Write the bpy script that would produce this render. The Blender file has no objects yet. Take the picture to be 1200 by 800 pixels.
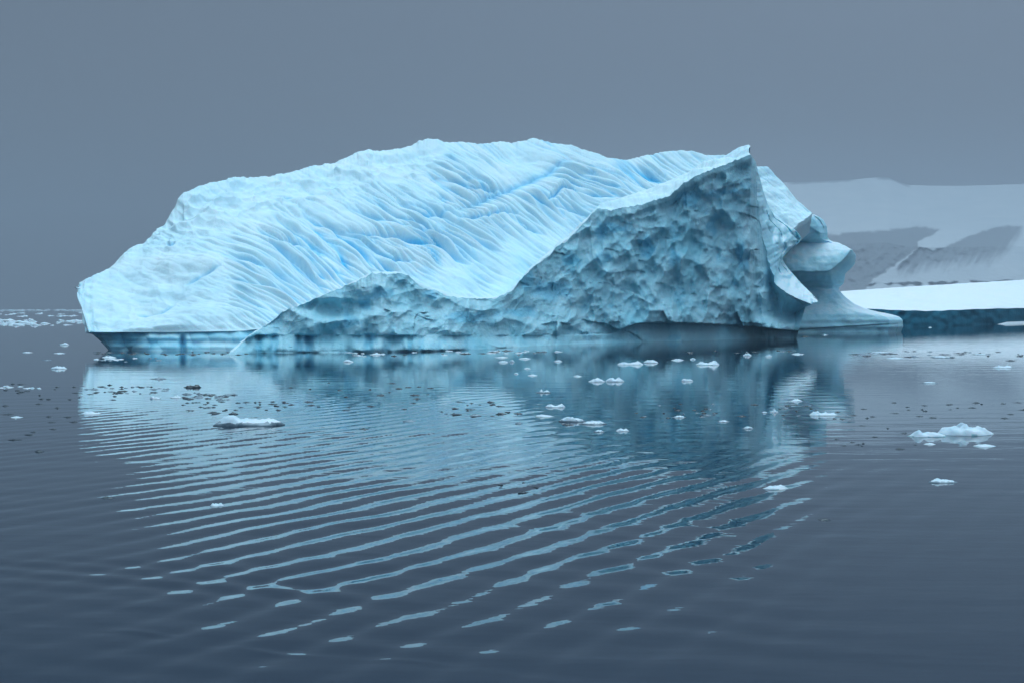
import bpy, math, random
import numpy as np
from mathutils import Vector

# ------------------------------------------------------------------ camera
SC = bpy.context.scene
COL = SC.collection
CAM_H = 3.0
FPX = 1200 * 50.0 / 36.0            # focal length in photograph pixels
PITCH = math.atan(38.0 / FPX)       # the horizon lies 38 px above the centre
cam = bpy.data.cameras.new('camera')
cam.lens = 50.0
cam.sensor_width = 36.0
cam.clip_start = 0.1
cam.clip_end = 30000.0
cam_ob = bpy.data.objects.new('camera', cam)
cam_ob.location = (0, 0, CAM_H)
cam_ob.rotation_euler = (math.pi / 2 - PITCH, 0, 0)
COL.objects.link(cam_ob)
SC.camera = cam_ob

# ------------------------------------------------------------------ sky
SUN_DIR = Vector((0.10, 0.42, 0.90)).normalized()
W = bpy.data.worlds.new('World')
SC.world = W
W.use_nodes = True
nt = W.node_tree
nt.nodes.clear()
N = nt.nodes.new
L = nt.links.new
out = N('ShaderNodeOutputWorld')
bg = N('ShaderNodeBackground')
bg.inputs['Strength'].default_value = 0.1
sky = N('ShaderNodeTexSky')
sky.sky_type = 'NISHITA'
sky.sun_disc = False
sky.sun_elevation = math.asin(SUN_DIR.z)
sky.sun_rotation = math.atan2(SUN_DIR.x, SUN_DIR.y)
sky.air_density = 1.0
sky.dust_density = 4.0
tc = N('ShaderNodeTexCoord')
sep = N('ShaderNodeSeparateXYZ')
L(tc.outputs['Generated'], sep.inputs[0])
ramp = N('ShaderNodeValToRGB')      # cloud deck: dark towards the horizon, bright overhead
er = ramp.color_ramp
er.interpolation = 'EASE'
SKY_STOPS = [(0.0, (1.26, 1.46, 1.88)), (0.10, (1.36, 1.64, 2.13)), (0.24, (1.48, 1.85, 2.45)), (0.42, (1.70, 2.16, 2.84)),
             (0.66, (5.7, 8.1, 10.6)), (1.0, (9.2, 13.6, 16.8))]
el = er.elements
el[0].position = 0.0
el[1].position = 1.0
for p, c in SKY_STOPS[1:-1]:
    el.new(p)
for e, (p, c) in zip(el, SKY_STOPS):
    e.position = p
    e.color = (c[0] / 20, c[1] / 20, c[2] / 20, 1)
L(sep.outputs['Z'], ramp.inputs[0])
# broad drift of the cloud thickness: a little lighter to the right of the view
drift = N('ShaderNodeMapRange')
drift.interpolation_type = 'SMOOTHSTEP'
L(sep.outputs['X'], drift.inputs['Value'])
drift.inputs['From Min'].default_value = -0.7
drift.inputs['From Max'].default_value = 0.7
drift.inputs['To Min'].default_value = 13.5
drift.inputs['To Max'].default_value = 28.0
sca = N('ShaderNodeVectorMath'); sca.operation = 'SCALE'
L(ramp.outputs[0], sca.inputs[0]); L(drift.outputs[0], sca.inputs['Scale'])
cl = N('ShaderNodeTexNoise')
cl.inputs['Scale'].default_value = 2.2
cl.inputs['Detail'].default_value = 3.0
cm = N('ShaderNodeMapping'); cm.inputs['Scale'].default_value = (1, 1, 2.5)
L(tc.outputs['Generated'], cm.inputs[0]); L(cm.outputs[0], cl.inputs['Vector'])
cr = N('ShaderNodeMapRange')
cr.inputs['To Min'].default_value = 0.95
cr.inputs['To Max'].default_value = 1.05
L(cl.outputs['Fac'], cr.inputs['Value'])
sc2 = N('ShaderNodeVectorMath'); sc2.operation = 'SCALE'
L(sca.outputs[0], sc2.inputs[0]); L(cr.outputs[0], sc2.inputs['Scale'])
mx = N('ShaderNodeMix'); mx.data_type = 'RGBA'
mx.inputs['Factor'].default_value = 0.06
L(sc2.outputs[0], mx.inputs['A']); L(sky.outputs[0], mx.inputs['B'])
L(mx.outputs['Result'], bg.inputs['Color'])
L(bg.outputs[0], out.inputs['Surface'])

sun = bpy.data.lights.new('sun', 'SUN')
sun.energy = 1.65
sun.angle = math.radians(50)
sun.color = (0.70, 0.90, 1.0)
sun_ob = bpy.data.objects.new('sun', sun)
sun_ob.rotation_euler = (-SUN_DIR).to_track_quat('-Z', 'Y').to_euler()
sun_ob.location = (0, 0, 200)
COL.objects.link(sun_ob)

SC.view_settings.view_transform = 'Standard'
SC.view_settings.look = 'None'
SC.view_settings.exposure = 0.0
SC.view_settings.gamma = 1.0
cy = SC.cycles
cy.max_bounces = 12
cy.diffuse_bounces = 8
cy.glossy_bounces = 4
cy.volume_bounces = 2
cy.use_denoising = True

# ------------------------------------------------------------------ helpers
CP, SP = math.cos(PITCH), math.sin(PITCH)


def at(px, py, Y):
    """World point at distance Y ahead of the camera seen at photograph pixel (px, py)."""
    px = np.asarray(px, float); py = np.asarray(py, float); Y = np.asarray(Y, float)
    a = (px - 600) / FPX
    b = (400 - py) / FPX
    dy = b * SP + CP
    dz = b * CP - SP
    t = Y / dy
    return np.stack(np.broadcast_arrays(a * t, Y, CAM_H + dz * t), -1)


def yw(py):
    """Distance of the water surface seen at photograph row py."""
    b = (400 - py) / FPX
    return (b * SP + CP) * (-CAM_H / (b * CP - SP))


def project(P):
    """Photograph pixel of world points (to read masks back off the modelled surface)."""
    x, y, z = P[..., 0], P[..., 1], P[..., 2] - CAM_H
    f = y * CP - z * SP
    u = y * SP + z * CP
    return 600 + FPX * x / f, 400 - FPX * u / f


def cv(pts):
    xs = np.array([p[0] for p in pts], float)
    ys = np.array([p[1] for p in pts], float)
    return lambda x: np.interp(x, xs, ys)


def smooth(a, b, x):
    t = np.clip((x - a) / (b - a), 0, 1)
    return t * t * (3 - 2 * t)


_rs = np.random.RandomState(7)
PERM = _rs.permutation(4096).astype(np.int64)
GRAD = _rs.normal(size=(4096, 3)); GRAD /= np.linalg.norm(GRAD, axis=1)[:, None]
RND = _rs.rand(4096, 6)


def hsh(i, j, k):
    return PERM[(PERM[(PERM[i & 4095] + j) & 4095] + k) & 4095]


def noise(P, seed=0):
    """3-D gradient noise, about -1..1."""
    P = np.asarray(P, float)
    I = np.floor(P).astype(np.int64)
    F = P - I
    U = F * F * F * (F * (F * 6 - 15) + 10)
    res = 0
    for dx in (0, 1):
        wx = U[..., 0] if dx else 1 - U[..., 0]
        for dy in (0, 1):
            wy = U[..., 1] if dy else 1 - U[..., 1]
            for dz in (0, 1):
                wz = U[..., 2] if dz else 1 - U[..., 2]
                g = GRAD[hsh(I[..., 0] + dx + seed * 57, I[..., 1] + dy, I[..., 2] + dz)]
                d = g[..., 0] * (F[..., 0] - dx) + g[..., 1] * (F[..., 1] - dy) + g[..., 2] * (F[..., 2] - dz)
                res = res + wx * wy * wz * d
    return res * 1.6


def fbm(P, oct=4, seed=0, gain=0.5):
    P = np.asarray(P, float)
    r, a = 0, 1.0
    for o in range(oct):
        r = r + a * noise(P * 2 ** o + o * 13.7, seed + o)
        a *= gain
    return r


def xyz0(x, y):
    return np.stack([x, y, np.zeros_like(x)], -1)


def scallop(x, y, seed=0, a=1.0, tilt=0.5, off=0.35):
    """Concave chips meeting in sharp ridges: the least of many tilted bowls (cell size 1)."""
    I = np.floor(x).astype(np.int64); J = np.floor(y).astype(np.int64)
    best = np.full(x.shape, 9e9)
    for di in (-1, 0, 1):
        for dj in (-1, 0, 1):
            h = hsh(I + di + seed * 31, J + dj, np.zeros_like(I) + seed)
            r = RND[h]
            dx = x - (I + di + r[..., 0]); dy = y - (J + dj + r[..., 1])
            v = a * (dx * dx + dy * dy) + tilt * ((r[..., 2] - .5) * dx + (r[..., 3] - .5) * dy) * 2 + off * r[..., 4]
            best = np.minimum(best, v)
    return best


def idw(ctrl, x, y, p=3.0):
    num = 0; den = 0
    for cx, cy_, v in ctrl:
        w = 1.0 / (((x - cx) ** 2 + ((y - cy_) * 1.3) ** 2) + 60.0) ** (p / 2)
        num = num + w * v; den = den + w
    return num / den


def mesh_obj(name, V, F, mats, parent=None, smooth_shade=True, midx=None):
    V = np.asarray(V, np.float32).reshape(-1, 3)
    me = bpy.data.meshes.new(name)
    F = np.asarray(F, np.int32)
    n, k = F.shape
    me.vertices.add(len(V)); me.vertices.foreach_set('co', V.ravel())
    me.loops.add(n * k); me.loops.foreach_set('vertex_index', F.ravel())
    me.polygons.add(n)
    me.polygons.foreach_set('loop_start', np.arange(0, n * k, k, dtype=np.int32))
    me.polygons.foreach_set('loop_total', np.full(n, k, np.int32))
    me.polygons.foreach_set('use_smooth', np.full(n, smooth_shade))
    for m in (mats if isinstance(mats, (list, tuple)) else [mats]):
        me.materials.append(m)
    if midx is not None:
        me.polygons.foreach_set('material_index', np.asarray(midx, np.int32))
    me.update(calc_edges=True)
    me.validate()
    ob = bpy.data.objects.new(name, me)
    COL.objects.link(ob)
    if parent is not None:
        ob.parent = parent
        ob.matrix_parent_inverse = parent.matrix_basis.inverted()
    return ob


def grid_faces(nr, nc, flip=False, wrap=False):
    idx = np.arange(nr * nc).reshape(nr, nc)
    if wrap:
        idx = np.concatenate([idx, idx[:, :1]], 1)
    q = np.stack([idx[:-1, :-1], idx[:-1, 1:], idx[1:, 1:], idx[1:, :-1]], -1).reshape(-1, 4)
    return q[:, ::-1] if flip else q


def grid_normals(G):
    du = np.gradient(G, axis=1); dv = np.gradient(G, axis=0)
    n = np.cross(du, dv)
    return n / (np.linalg.norm(n, axis=-1, keepdims=True) + 1e-9)


def tag(o, label=None, cat=None, group=None, kind=None):
    if label: o['label'] = label
    if cat: o['category'] = cat
    if group: o['group'] = group
    if kind: o['kind'] = kind
    return o


def empty(name, loc):
    o = bpy.data.objects.new(name, None)
    o.location = loc
    o.empty_display_size = 0.5
    COL.objects.link(o)
    return o


# ------------------------------------------------------------------ materials
def principled(name):
    m = bpy.data.materials.new(name)
    m.use_nodes = True
    t = m.node_tree
    b = t.nodes['Principled BSDF']
    return m, t, b


def noise_node(t, scale, detail=4, rough=0.5, vec=None, stretch=None):
    n = t.nodes.new('ShaderNodeTexNoise')
    n.inputs['Scale'].default_value = scale
    n.inputs['Detail'].default_value = detail
    n.inputs['Roughness'].default_value = rough
    g = t.nodes.new('ShaderNodeTexCoord')
    src = g.outputs['Object']
    if stretch:
        mp = t.nodes.new('ShaderNodeMapping')
        mp.inputs['Scale'].default_value = stretch
        t.links.new(src, mp.inputs[0]); src = mp.outputs[0]
    t.links.new(src, n.inputs['Vector'])
    return n


def ramp_node(t, src, stops):
    r = t.nodes.new('ShaderNodeValToRGB')
    e = r.color_ramp.elements
    e[0].position = stops[0][0]; e[-1].position = stops[-1][0]
    for p, c in stops[1:-1]:
        e.new(p)
    for q, (p, c) in zip(e, stops):
        q.position = p
        q.color = (*c, 1)
    t.links.new(src, r.inputs[0])
    return r


def bump_node(t, src, strength, dist, prev=None):
    b = t.nodes.new('ShaderNodeBump')
    b.inputs['Strength'].default_value = strength
    b.inputs['Distance'].default_value = dist
    t.links.new(src, b.inputs['Height'])
    if prev is not None:
        t.links.new(prev, b.inputs['Normal'])
    return b


def ice(name, stops, nscale, rough, sss, scale, radius, bumps, stretch=None, snow=None, spec=0.3):
    m, t, b = principled(name)
    n = noise_node(t, nscale, 6, 0.6, stretch=stretch)
    r = ramp_node(t, n.outputs['Fac'], stops)
    col = r.outputs[0]
    if snow:                     # fresh snow resting on whatever faces upward
        g = t.nodes.new('ShaderNodeNewGeometry')
        s = t.nodes.new('ShaderNodeSeparateXYZ')
        t.links.new(g.outputs['Normal'], s.inputs[0])
        nn = noise_node(t, 1.3, 4, 0.6)
        ad = t.nodes.new('ShaderNodeMath'); ad.operation = 'MULTIPLY_ADD'
        t.links.new(nn.outputs['Fac'], ad.inputs[0]); ad.inputs[1].default_value = 0.5
        t.links.new(s.outputs['Z'], ad.inputs[2])
        mr = t.nodes.new('ShaderNodeMapRange'); mr.interpolation_type = 'SMOOTHSTEP'
        mr.inputs['From Min'].default_value = snow[0]; mr.inputs['From Max'].default_value = snow[1]
        t.links.new(ad.outputs[0], mr.inputs['Value'])
        mxx = t.nodes.new('ShaderNodeMix'); mxx.data_type = 'RGBA'
        t.links.new(mr.outputs[0], mxx.inputs['Factor'])
        t.links.new(col, mxx.inputs['A']); mxx.inputs['B'].default_value = (0.74, 0.87, 0.92, 1)
        col = mxx.outputs['Result']
    t.links.new(col, b.inputs['Base Color'])
    b.inputs['Roughness'].default_value = rough
    b.inputs['IOR'].default_value = 1.31
    b.inputs['Specular IOR Level'].default_value = spec
    b.inputs['Subsurface Weight'].default_value = sss
    b.inputs['Subsurface Scale'].default_value = scale
    b.inputs['Subsurface Radius'].default_value = radius
    prev = None
    for (s, st, d) in bumps:
        nb = noise_node(t, s, 5, 0.6)
        bm_ = bump_node(t, nb.outputs['Fac'], st, d, prev)
        prev = bm_.outputs[0]
    if prev is not None:
        t.links.new(prev, b.inputs['Normal'])
    return m


def painted_tint(m, colour, attr='painted_tint'):
    t = m.node_tree
    b = t.nodes['Principled BSDF']
    old = b.inputs['Base Color'].links[0].from_socket
    a = t.nodes.new('ShaderNodeAttribute'); a.attribute_name = attr
    x = t.nodes.new('ShaderNodeMix'); x.data_type = 'RGBA'
    t.links.new(a.outputs['Fac'], x.inputs['Factor'])
    t.links.new(old, x.inputs['A']); x.inputs['B'].default_value = (*colour, 1)
    t.links.new(x.outputs['Result'], b.inputs['Base Color'])


BLUE = (0.25, 0.75, 1.0)
M_SNOW = ice('snow_over_blue_ice', [(0.30, (0.62, 0.87, 0.96)), (0.55, (0.71, 0.91, 0.97)), (0.75, (0.79, 0.93, 0.97))],
             0.16, 0.6, 0.3, 0.06, BLUE, [(2.5, 0.35, 0.10), (9, 0.5, 0.05)])
painted_tint(M_SNOW, (0.10, 0.59, 0.89))  # crease blue: scattered light painted into the colour, over denser groove ice
M_WALL = ice('glacier_ice_wall', [(0.32, (0.25, 0.61, 0.72)), (0.47, (0.37, 0.69, 0.78)), (0.68, (0.50, 0.77, 0.84))],
             0.22, 0.38, 0.35, 0.10, BLUE, [(1.6, 0.5, 0.3), (6, 0.6, 0.12)], stretch=(1, 1, 0.7), snow=(1.2, 1.6), spec=0.4)
painted_tint(M_WALL, (0.10, 0.52, 0.74))  # clear blue ice, plus the painted blue of the foot hollows
M_BLUE = ice('smooth_blue_ice', [(0.3, (0.38, 0.74, 0.86)), (0.7, (0.54, 0.84, 0.91))],
             0.25, 0.4, 0.5, 0.2, BLUE, [(1.5, 0.4, 0.2), (7, 0.45, 0.07)], snow=(0.80, 1.2))
M_LEDGE = ice('wave_washed_ice', [(0.3, (0.18, 0.58, 0.76)), (0.5, (0.40, 0.75, 0.87)), (0.7, (0.62, 0.86, 0.92))],
              0.35, 0.25, 0.4, 0.6, BLUE, [(1.5, 0.3, 0.1)], stretch=(1, 1, 2.5))
M_TEAL = ice('dark_teal_ice', [(0.3, (0.010, 0.13, 0.20)), (0.7, (0.030, 0.22, 0.31))],
             0.2, 0.55, 0.2, 0.5, BLUE, [(0.8, 0.4, 0.3)], stretch=(1, 1, 2), spec=0.1)
M_CLEANSNOW = ice('clean_snow', [(0.3, (0.84, 0.90, 0.93)), (0.7, (0.88, 0.92, 0.95))],
                  0.3, 0.7, 0.2, 0.3, BLUE, [(0.7, 0.4, 0.3), (4, 0.3, 0.05)])
M_FLOE = ice('floating_snowy_ice', [(0.3, (0.50, 0.66, 0.74)), (0.6, (0.76, 0.85, 0.90))],
             2.0, 0.5, 0.3, 0.1, BLUE, [(9, 0.4, 0.03), (30, 0.3, 0.01)])
M_GREYICE = ice('wet_grey_ice', [(0.35, (0.10, 0.16, 0.20)), (0.65, (0.34, 0.43, 0.48))],
                3.0, 0.2, 0.1, 0.1, BLUE, [(9, 0.4, 0.03)], spec=0.5)
M_CLEAR = ice('clear_dark_ice', [(0.35, (0.012, 0.022, 0.030)), (0.65, (0.05, 0.075, 0.09))],
              4.0, 0.12, 0.0, 0.1, BLUE, [(10, 0.4, 0.02)], spec=0.5)
M_HILLSNOW = ice('glacier_snow', [(0.3, (0.74, 0.80, 0.84)), (0.7, (0.86, 0.89, 0.91))],
                 0.01, 0.8, 0.0, 1, BLUE, [(0.05, 0.6, 6)])
painted_tint(M_HILLSNOW, (0.19, 0.215, 0.245), 'bare_rock')

# ------------------------------------------------------------------ water
def wave_height(x, y):
    n1 = noise(xyz0(x * 0.12, y * 0.12), 3)
    n2 = noise(xyz0(x * 0.35, y * 0.35), 5)
    n3 = noise(xyz0(x * 0.9, y * 0.55), 6)
    # wake waves whose crests run away from the camera to the right
    ph = 2 * np.pi / 0.70 * (0.869 * x - 0.494 * y) + 1.3 * n1 + 1.5 * n2 + 0.7 * n3
    amp = 0.0078 * np.clip(1.0 + 0.6 * n2 + 0.5 * n1 + 0.5 * noise(xyz0(x * .22 + 7, y * .14), 14), .15, 2)
    left = smooth(58, 34, y + 0.0 * x)
    right = smooth(34, 23, y)
    m = smooth(-1.5, 3.0, x)
    env = left * (1 - m) + right * m
    env = env * (1 - 0.85 * smooth(2.4, 5.2, x - (y - 20) * 0.22)) * (0.40 + 0.60 * smooth(9, 15, y)) * (0.2 + 0.8 * smooth(-0.4, 1.6, x + 0.30 * y))
    h = amp * env * (np.sin(ph) + 0.18 * np.sin(2 * ph + 0.6))
    ph2 = 2 * np.pi / 1.7 * (0.25 * x - 0.97 * y) + 1.4 * noise(xyz0(x * .2 + 9, y * .2), 8)
    h = h + 0.0030 * (1 - .65 * smooth(2, 6, x)) * np.sin(ph2) * smooth(70, 30, y) * (0.6 + 0.6 * n1)
    ph4 = 2 * np.pi / 0.95 * (0.30 * x + 0.95 * y) + 2.6 * noise(xyz0(x * .35, y * .3 + 14), 19) + 1.2 * n3
    h = h + 0.0034 * np.sin(ph4) * smooth(24, 17, y) * smooth(9, 12, y) * smooth(4.5, 2, x) * smooth(-.4, 1.6, x + .3 * y) * np.clip(.6 + n2, 0, 1.5)
    ph3 = 2 * np.pi / 0.62 * (0.35 * x + 0.93 * y) + 2.2 * noise(xyz0(x * .3, y * .3 + 4), 9)
    left2 = smooth(2, -3, x) * smooth(10, 12, y) * smooth(20, 15, y)
    h = h + 0.0016 * np.sin(ph3) * left2
    # one long wake crest crossing the near water
    d = (x + 3.5) * 0.382 + (y - 13.06) * 0.924 + 0.10 * np.sin(2.3 * x) + 0.05 * n2
    s = (x + 3.5) * 0.924 - (y - 13.06) * 0.382
    h = h + 0.0075 * np.exp(-(d / 0.08) ** 2) * np.clip(0.6 + 1.4 * noise(xyz0(x * 1.3, y * .5), 17), 0, 2) * smooth(-2.5, 0.3, s) * smooth(4.6, 2.8, s) * (0.7 + 0.5 * n2)
    d2 = (x + 3.9) * 0.33 + (y - 16.0) * 0.944
    h = h + 0.0038 * np.sin(2 * np.pi * d2 / 0.55) * np.exp(-(d2 / 0.9) ** 2) * smooth(3.2, 0.5, x + 3.9) * smooth(-4, -1, x + 3.9)
    h = h + 0.0011 * noise(xyz0(x * 0.9, y * 2.4), 11) + 0.0006 * noise(xyz0(x * 2.5, y * 6.0), 12)
    return h


def make_water():
    ang = np.concatenate([np.radians(np.linspace(-40, 40, 420)), np.radians(np.linspace(44, 316, 60))])
    rad = np.concatenate([[0.3, 2, 4], np.exp(np.linspace(math.log(6), math.log(70), 620)),
                          np.exp(np.linspace(math.log(73), math.log(6800), 60))])
    R, A = np.meshgrid(rad, ang, indexing='ij')
    X = R * np.sin(A); Y = R * np.cos(A)
    Z = np.zeros_like(X)
    front = (np.abs(((A + np.pi) % (2 * np.pi)) - np.pi) < math.radians(41)) & (R > 5) & (R < 72)
    Z[front] = wave_height(X[front], Y[front]) * smooth(71, 58, R[front])
    V = np.stack([X, Y, Z], -1)
    nr, nc = X.shape
    F = grid_faces(nr, nc, flip=True, wrap=True)
    m, t, b = principled('antarctic_sea_water')
    b.inputs['Base Color'].default_value = (0.010, 0.026, 0.045, 1)
    b.inputs['Roughness'].default_value = 0.008
    b.inputs['IOR'].default_value = 1.333
    b.inputs['Specular IOR Level'].default_value = 0.5
    b.inputs['Specular Tint'].default_value = (0.64, 0.90, 1.0, 1)
    n1 = noise_node(t, 1.0, 3, 0.5, stretch=(0.22, 0.9, 1))
    b1 = bump_node(t, n1.outputs['Fac'], 1.0, 0.008)
    n2 = noise_node(t, 1.0, 2, 0.5, stretch=(1.4, 5.0, 1))
    b2 = bump_node(t, n2.outputs['Fac'], 1.0, 0.0014, b1.outputs[0])
    t.links.new(b2.outputs[0], b.inputs['Normal'])
    o = mesh_obj('sea_water', V, F, m)
    tag(o, 'calm dark grey sea with small wake ripples', kind='structure')
    return o


make_water()

# ------------------------------------------------------------------ iceberg
BERG = empty('iceberg', (0, 120, 0))
tag(BERG, 'big blue and white iceberg with grooved snowy slope, chipped ice wall and overhanging right end', 'iceberg')


def streaks(x0, x1, y0, y1, angle, wl, length, seed):
    """Noise drawn out along the flow lines of the melt grooves (a coherent, branching grain)."""
    xs = np.arange(x0, x1 + 1.0); ys = np.arange(y0, y1 + 1.0)
    X, Y = np.meshgrid(xs, ys)
    base = noise(xyz0(X / wl, Y / wl), seed) + 0.12 * noise(xyz0(X / wl * 2.1, Y / wl * 2.1), seed + 3)
    TH = angle(X, Y)
    CX, SY = np.cos(TH), np.sin(TH)

    def samp(A, x, y):
        fx = np.clip(x - x0, 0, len(xs) - 1.001); fy = np.clip(y - y0, 0, len(ys) - 1.001)
        i = fx.astype(int); j = fy.astype(int); a = fx - i; b = fy - j
        return (A[j, i] * (1 - a) + A[j, i + 1] * a) * (1 - b) + (A[j + 1, i] * (1 - a) + A[j + 1, i + 1] * a) * b

    acc = base.copy(); wsum = 1.0
    step = 1.5
    ns = int(length / step)
    for sgn in (1, -1):
        px, py = X.copy(), Y.copy()
        for k in range(ns):
            c = samp(CX, px, py); s = samp(SY, px, py)
            px = px + sgn * step * c; py = py + sgn * step * s
            w = 0.5 + 0.5 * math.cos(math.pi * (k + 1) / (ns + 1))
            acc = acc + w * samp(base, px, py); wsum += w
    acc = acc / wsum
    acc = acc / acc.std()
    return lambda x, y: samp(acc, x, y)


DIRS = [(260, 300, 20), (300, 340, 24), (330, 330, 35), (350, 280, 35), (380, 320, 40), (420, 300, 40), (400, 262, 24),
        (450, 255, 35), (480, 290, 26), (520, 270, 30), (520, 300, 35), (560, 290, 33), (600, 260, 35), (560, 200, 38),
        (590, 190, 40), (520, 205, 28), (640, 240, 42), (660, 230, 40), (690, 205, 12), (700, 240, 20), (650, 195, 18),
        (740, 200, 36), (780, 205, 38), (820, 195, 35), (700, 190, 20), (640, 172, 25), (620, 300, 32), (560, 320, 30),
        (180, 330, 15), (220, 370, 20), (920, 230, 40)]
AMPS = [(140, 330, .04), (200, 300, .06), (130, 370, .0), (200, 375, .04), (240, 365, .05), (215, 330, .0), (240, 310, .08), (275, 305, .5), (300, 340, .85),
        (330, 370, .9), (255, 345, .12), (250, 380, .03), (285, 378, .25), (350, 280, 1), (420, 300, 1), (500, 290, 1), (560, 270, 1), (560, 325, .3),
        (600, 335, .05), (540, 335, .1), (620, 300, .25), (660, 280, .25), (640, 240, 1), (700, 240, .7), (690, 205, 1),
        (740, 205, .75), (800, 200, .4), (845, 195, .2), (300, 230, .03), (400, 215, .06), (450, 198, .04), (500, 178, .04),
        (525, 203, .6), (560, 190, .6), (600, 175, .25), (605, 208, .12), (625, 188, .15), (560, 228, .9), (640, 170, .45),
        (700, 185, .4), (920, 230, .12), (380, 236, .25), (240, 260, .05), (340, 245, .25), (455, 235, .8)]
# long melt creases, traced one by one: points, half width (px), depth (m)
CREASES = [
    ([(395, 271), (415, 274), (435, 275), (465, 279), (500, 289), (530, 297), (555, 309)], 4.5, .75),
    ([(465, 234), (480, 245), (500, 252), (515, 252), (527, 245)], 4.5, .6),
    ([(525, 247), (555, 239), (590, 225), (640, 205), (657, 193), (682, 190)], 8, .42),
    ([(530, 252), (560, 255), (590, 250), (612, 249)], 3, .5),
    ([(422, 285), (440, 300), (460, 309), (487, 308)], 4, .6),
    ([(352, 250), (370, 262), (390, 269), (415, 290), (428, 304), (438, 320)], 4.5, .7),
    ([(625, 217), (642, 235), (657, 222), (675, 227), (705, 231), (735, 231)], 3, .5),
    ([(660, 200), (682, 207), (725, 220), (745, 224)], 3, .45),
    ([(600, 248), (615, 265), (640, 275)], 2.5, .4),
    ([(625, 222), (642, 238), (662, 245), (694, 254)], 2.6, .4),
    ([(300, 266), (325, 285), (355, 288), (375, 297)], 4, .55),
    ([(312, 284), (350, 315), (372, 330), (385, 345)], 3.5, .55),
    ([(265, 297), (305, 310), (330, 322), (352, 338)], 3, .4),
    ([(265, 327), (305, 335), (342, 347)], 2.8, .35),
    ([(217, 331), (240, 321), (262, 314)], 2.5, .3),
    ([(470, 236), (500, 243), (530, 262), (560, 280), (590, 296)], 3.5, .5),
    ([(400, 245), (430, 253), (470, 268), (510, 274), (545, 290)], 3.5, .45),
    ([(440, 240), (465, 256), (495, 266), (530, 282), (570, 306)], 3.2, .45),
    ([(510, 205), (535, 213), (555, 222), (575, 224), (592, 222)], 3.2, .5),
    ([(530, 196), (550, 206), (570, 220)], 2.6, .4),
    ([(195, 285), (200, 287), (206, 283)], 2.2, .35),
    ([(160, 362), (185, 358), (205, 347)], 3.0, .35),
    ([(330, 236), (350, 234), (368, 243)], 2.5, .35),
    ([(480, 275), (505, 285), (525, 298), (540, 308)], 3, .45),
    ([(650, 188), (700, 195), (745, 213), (770, 220)], 2.6, .3),
]


def dist_poly(x, y, pts):
    best = np.full(x.shape, 1e9); par = np.zeros(x.shape); tot = 0
    seg = [math.hypot(b[0] - a[0], b[1] - a[1]) for a, b in zip(pts, pts[1:])]
    T = sum(seg)
    for (a, b), ln in zip(zip(pts, pts[1:]), seg):
        dx, dy = b[0] - a[0], b[1] - a[1]
        t = np.clip(((x - a[0]) * dx + (y - a[1]) * dy) / (ln * ln), 0, 1)
        d = np.hypot(x - a[0] - t * dx, y - a[1] - t * dy)
        sgn = np.sign((x - a[0]) * dy - (y - a[1]) * dx)
        c = d < np.abs(best)
        best = np.where(c, d * np.where(sgn == 0, 1, sgn), best)
        par = np.where(c, (tot + t * ln) / T, par)
        tot += ln
    return best, par


DTOP = cv([(90, 335), (92, 330), (110, 322), (128, 315), (141, 303), (155, 290), (168, 283), (180, 270), (190, 262), (200, 248), (215, 227),
           (230, 221), (245, 214), (258, 211), (272, 207), (295, 205.5), (312, 206), (330, 202), (345, 200), (365, 195), (385, 193), (392, 192),
           (400, 187), (410, 184), (420, 180), (432, 175.5), (437, 178), (450, 175), (470, 173), (483, 169), (492, 166), (501, 164), (512, 163.5),
           (521, 166), (530, 166), (545, 165.5), (560, 167), (572, 167.5), (585, 165.5), (595, 167), (605, 168), (615, 165), (625, 163),
           (635, 164.5), (645, 168), (655, 169), (670, 171), (680, 175), (690, 177), (701, 180), (712, 185), (722, 185), (735, 187),
           (748, 184.5), (760, 181), (772, 178), (780, 177), (795, 176), (810, 176), (818, 179), (828, 182), (850, 182), (870, 187), (885, 195),
           (900, 195), (905, 200), (911, 208), (920, 217), (928, 227), (935, 235), (943, 241), (952, 249)])
DBOT = cv([(90, 336.5), (92, 346), (96, 362), (99, 372), (101, 380), (104, 389), (200, 389.5), (285, 388), (300, 386), (880, 378), (900, 330),
           (915, 290), (923, 273), (932, 266), (943, 258), (952, 250)])
DDB = cv([(90, 109.5), (97, 106), (104, 103.6), (112, 103.2), (280, 104), (400, 108), (520, 121), (600, 128), (700, 138), (800, 150), (900, 168), (952, 175)])
DDT = cv([(90, 111), (110, 112.5), (130, 116), (200, 128), (300, 142), (400, 155), (500, 165), (600, 172), (700, 178), (800, 184), (900, 184), (952, 177)])


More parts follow.
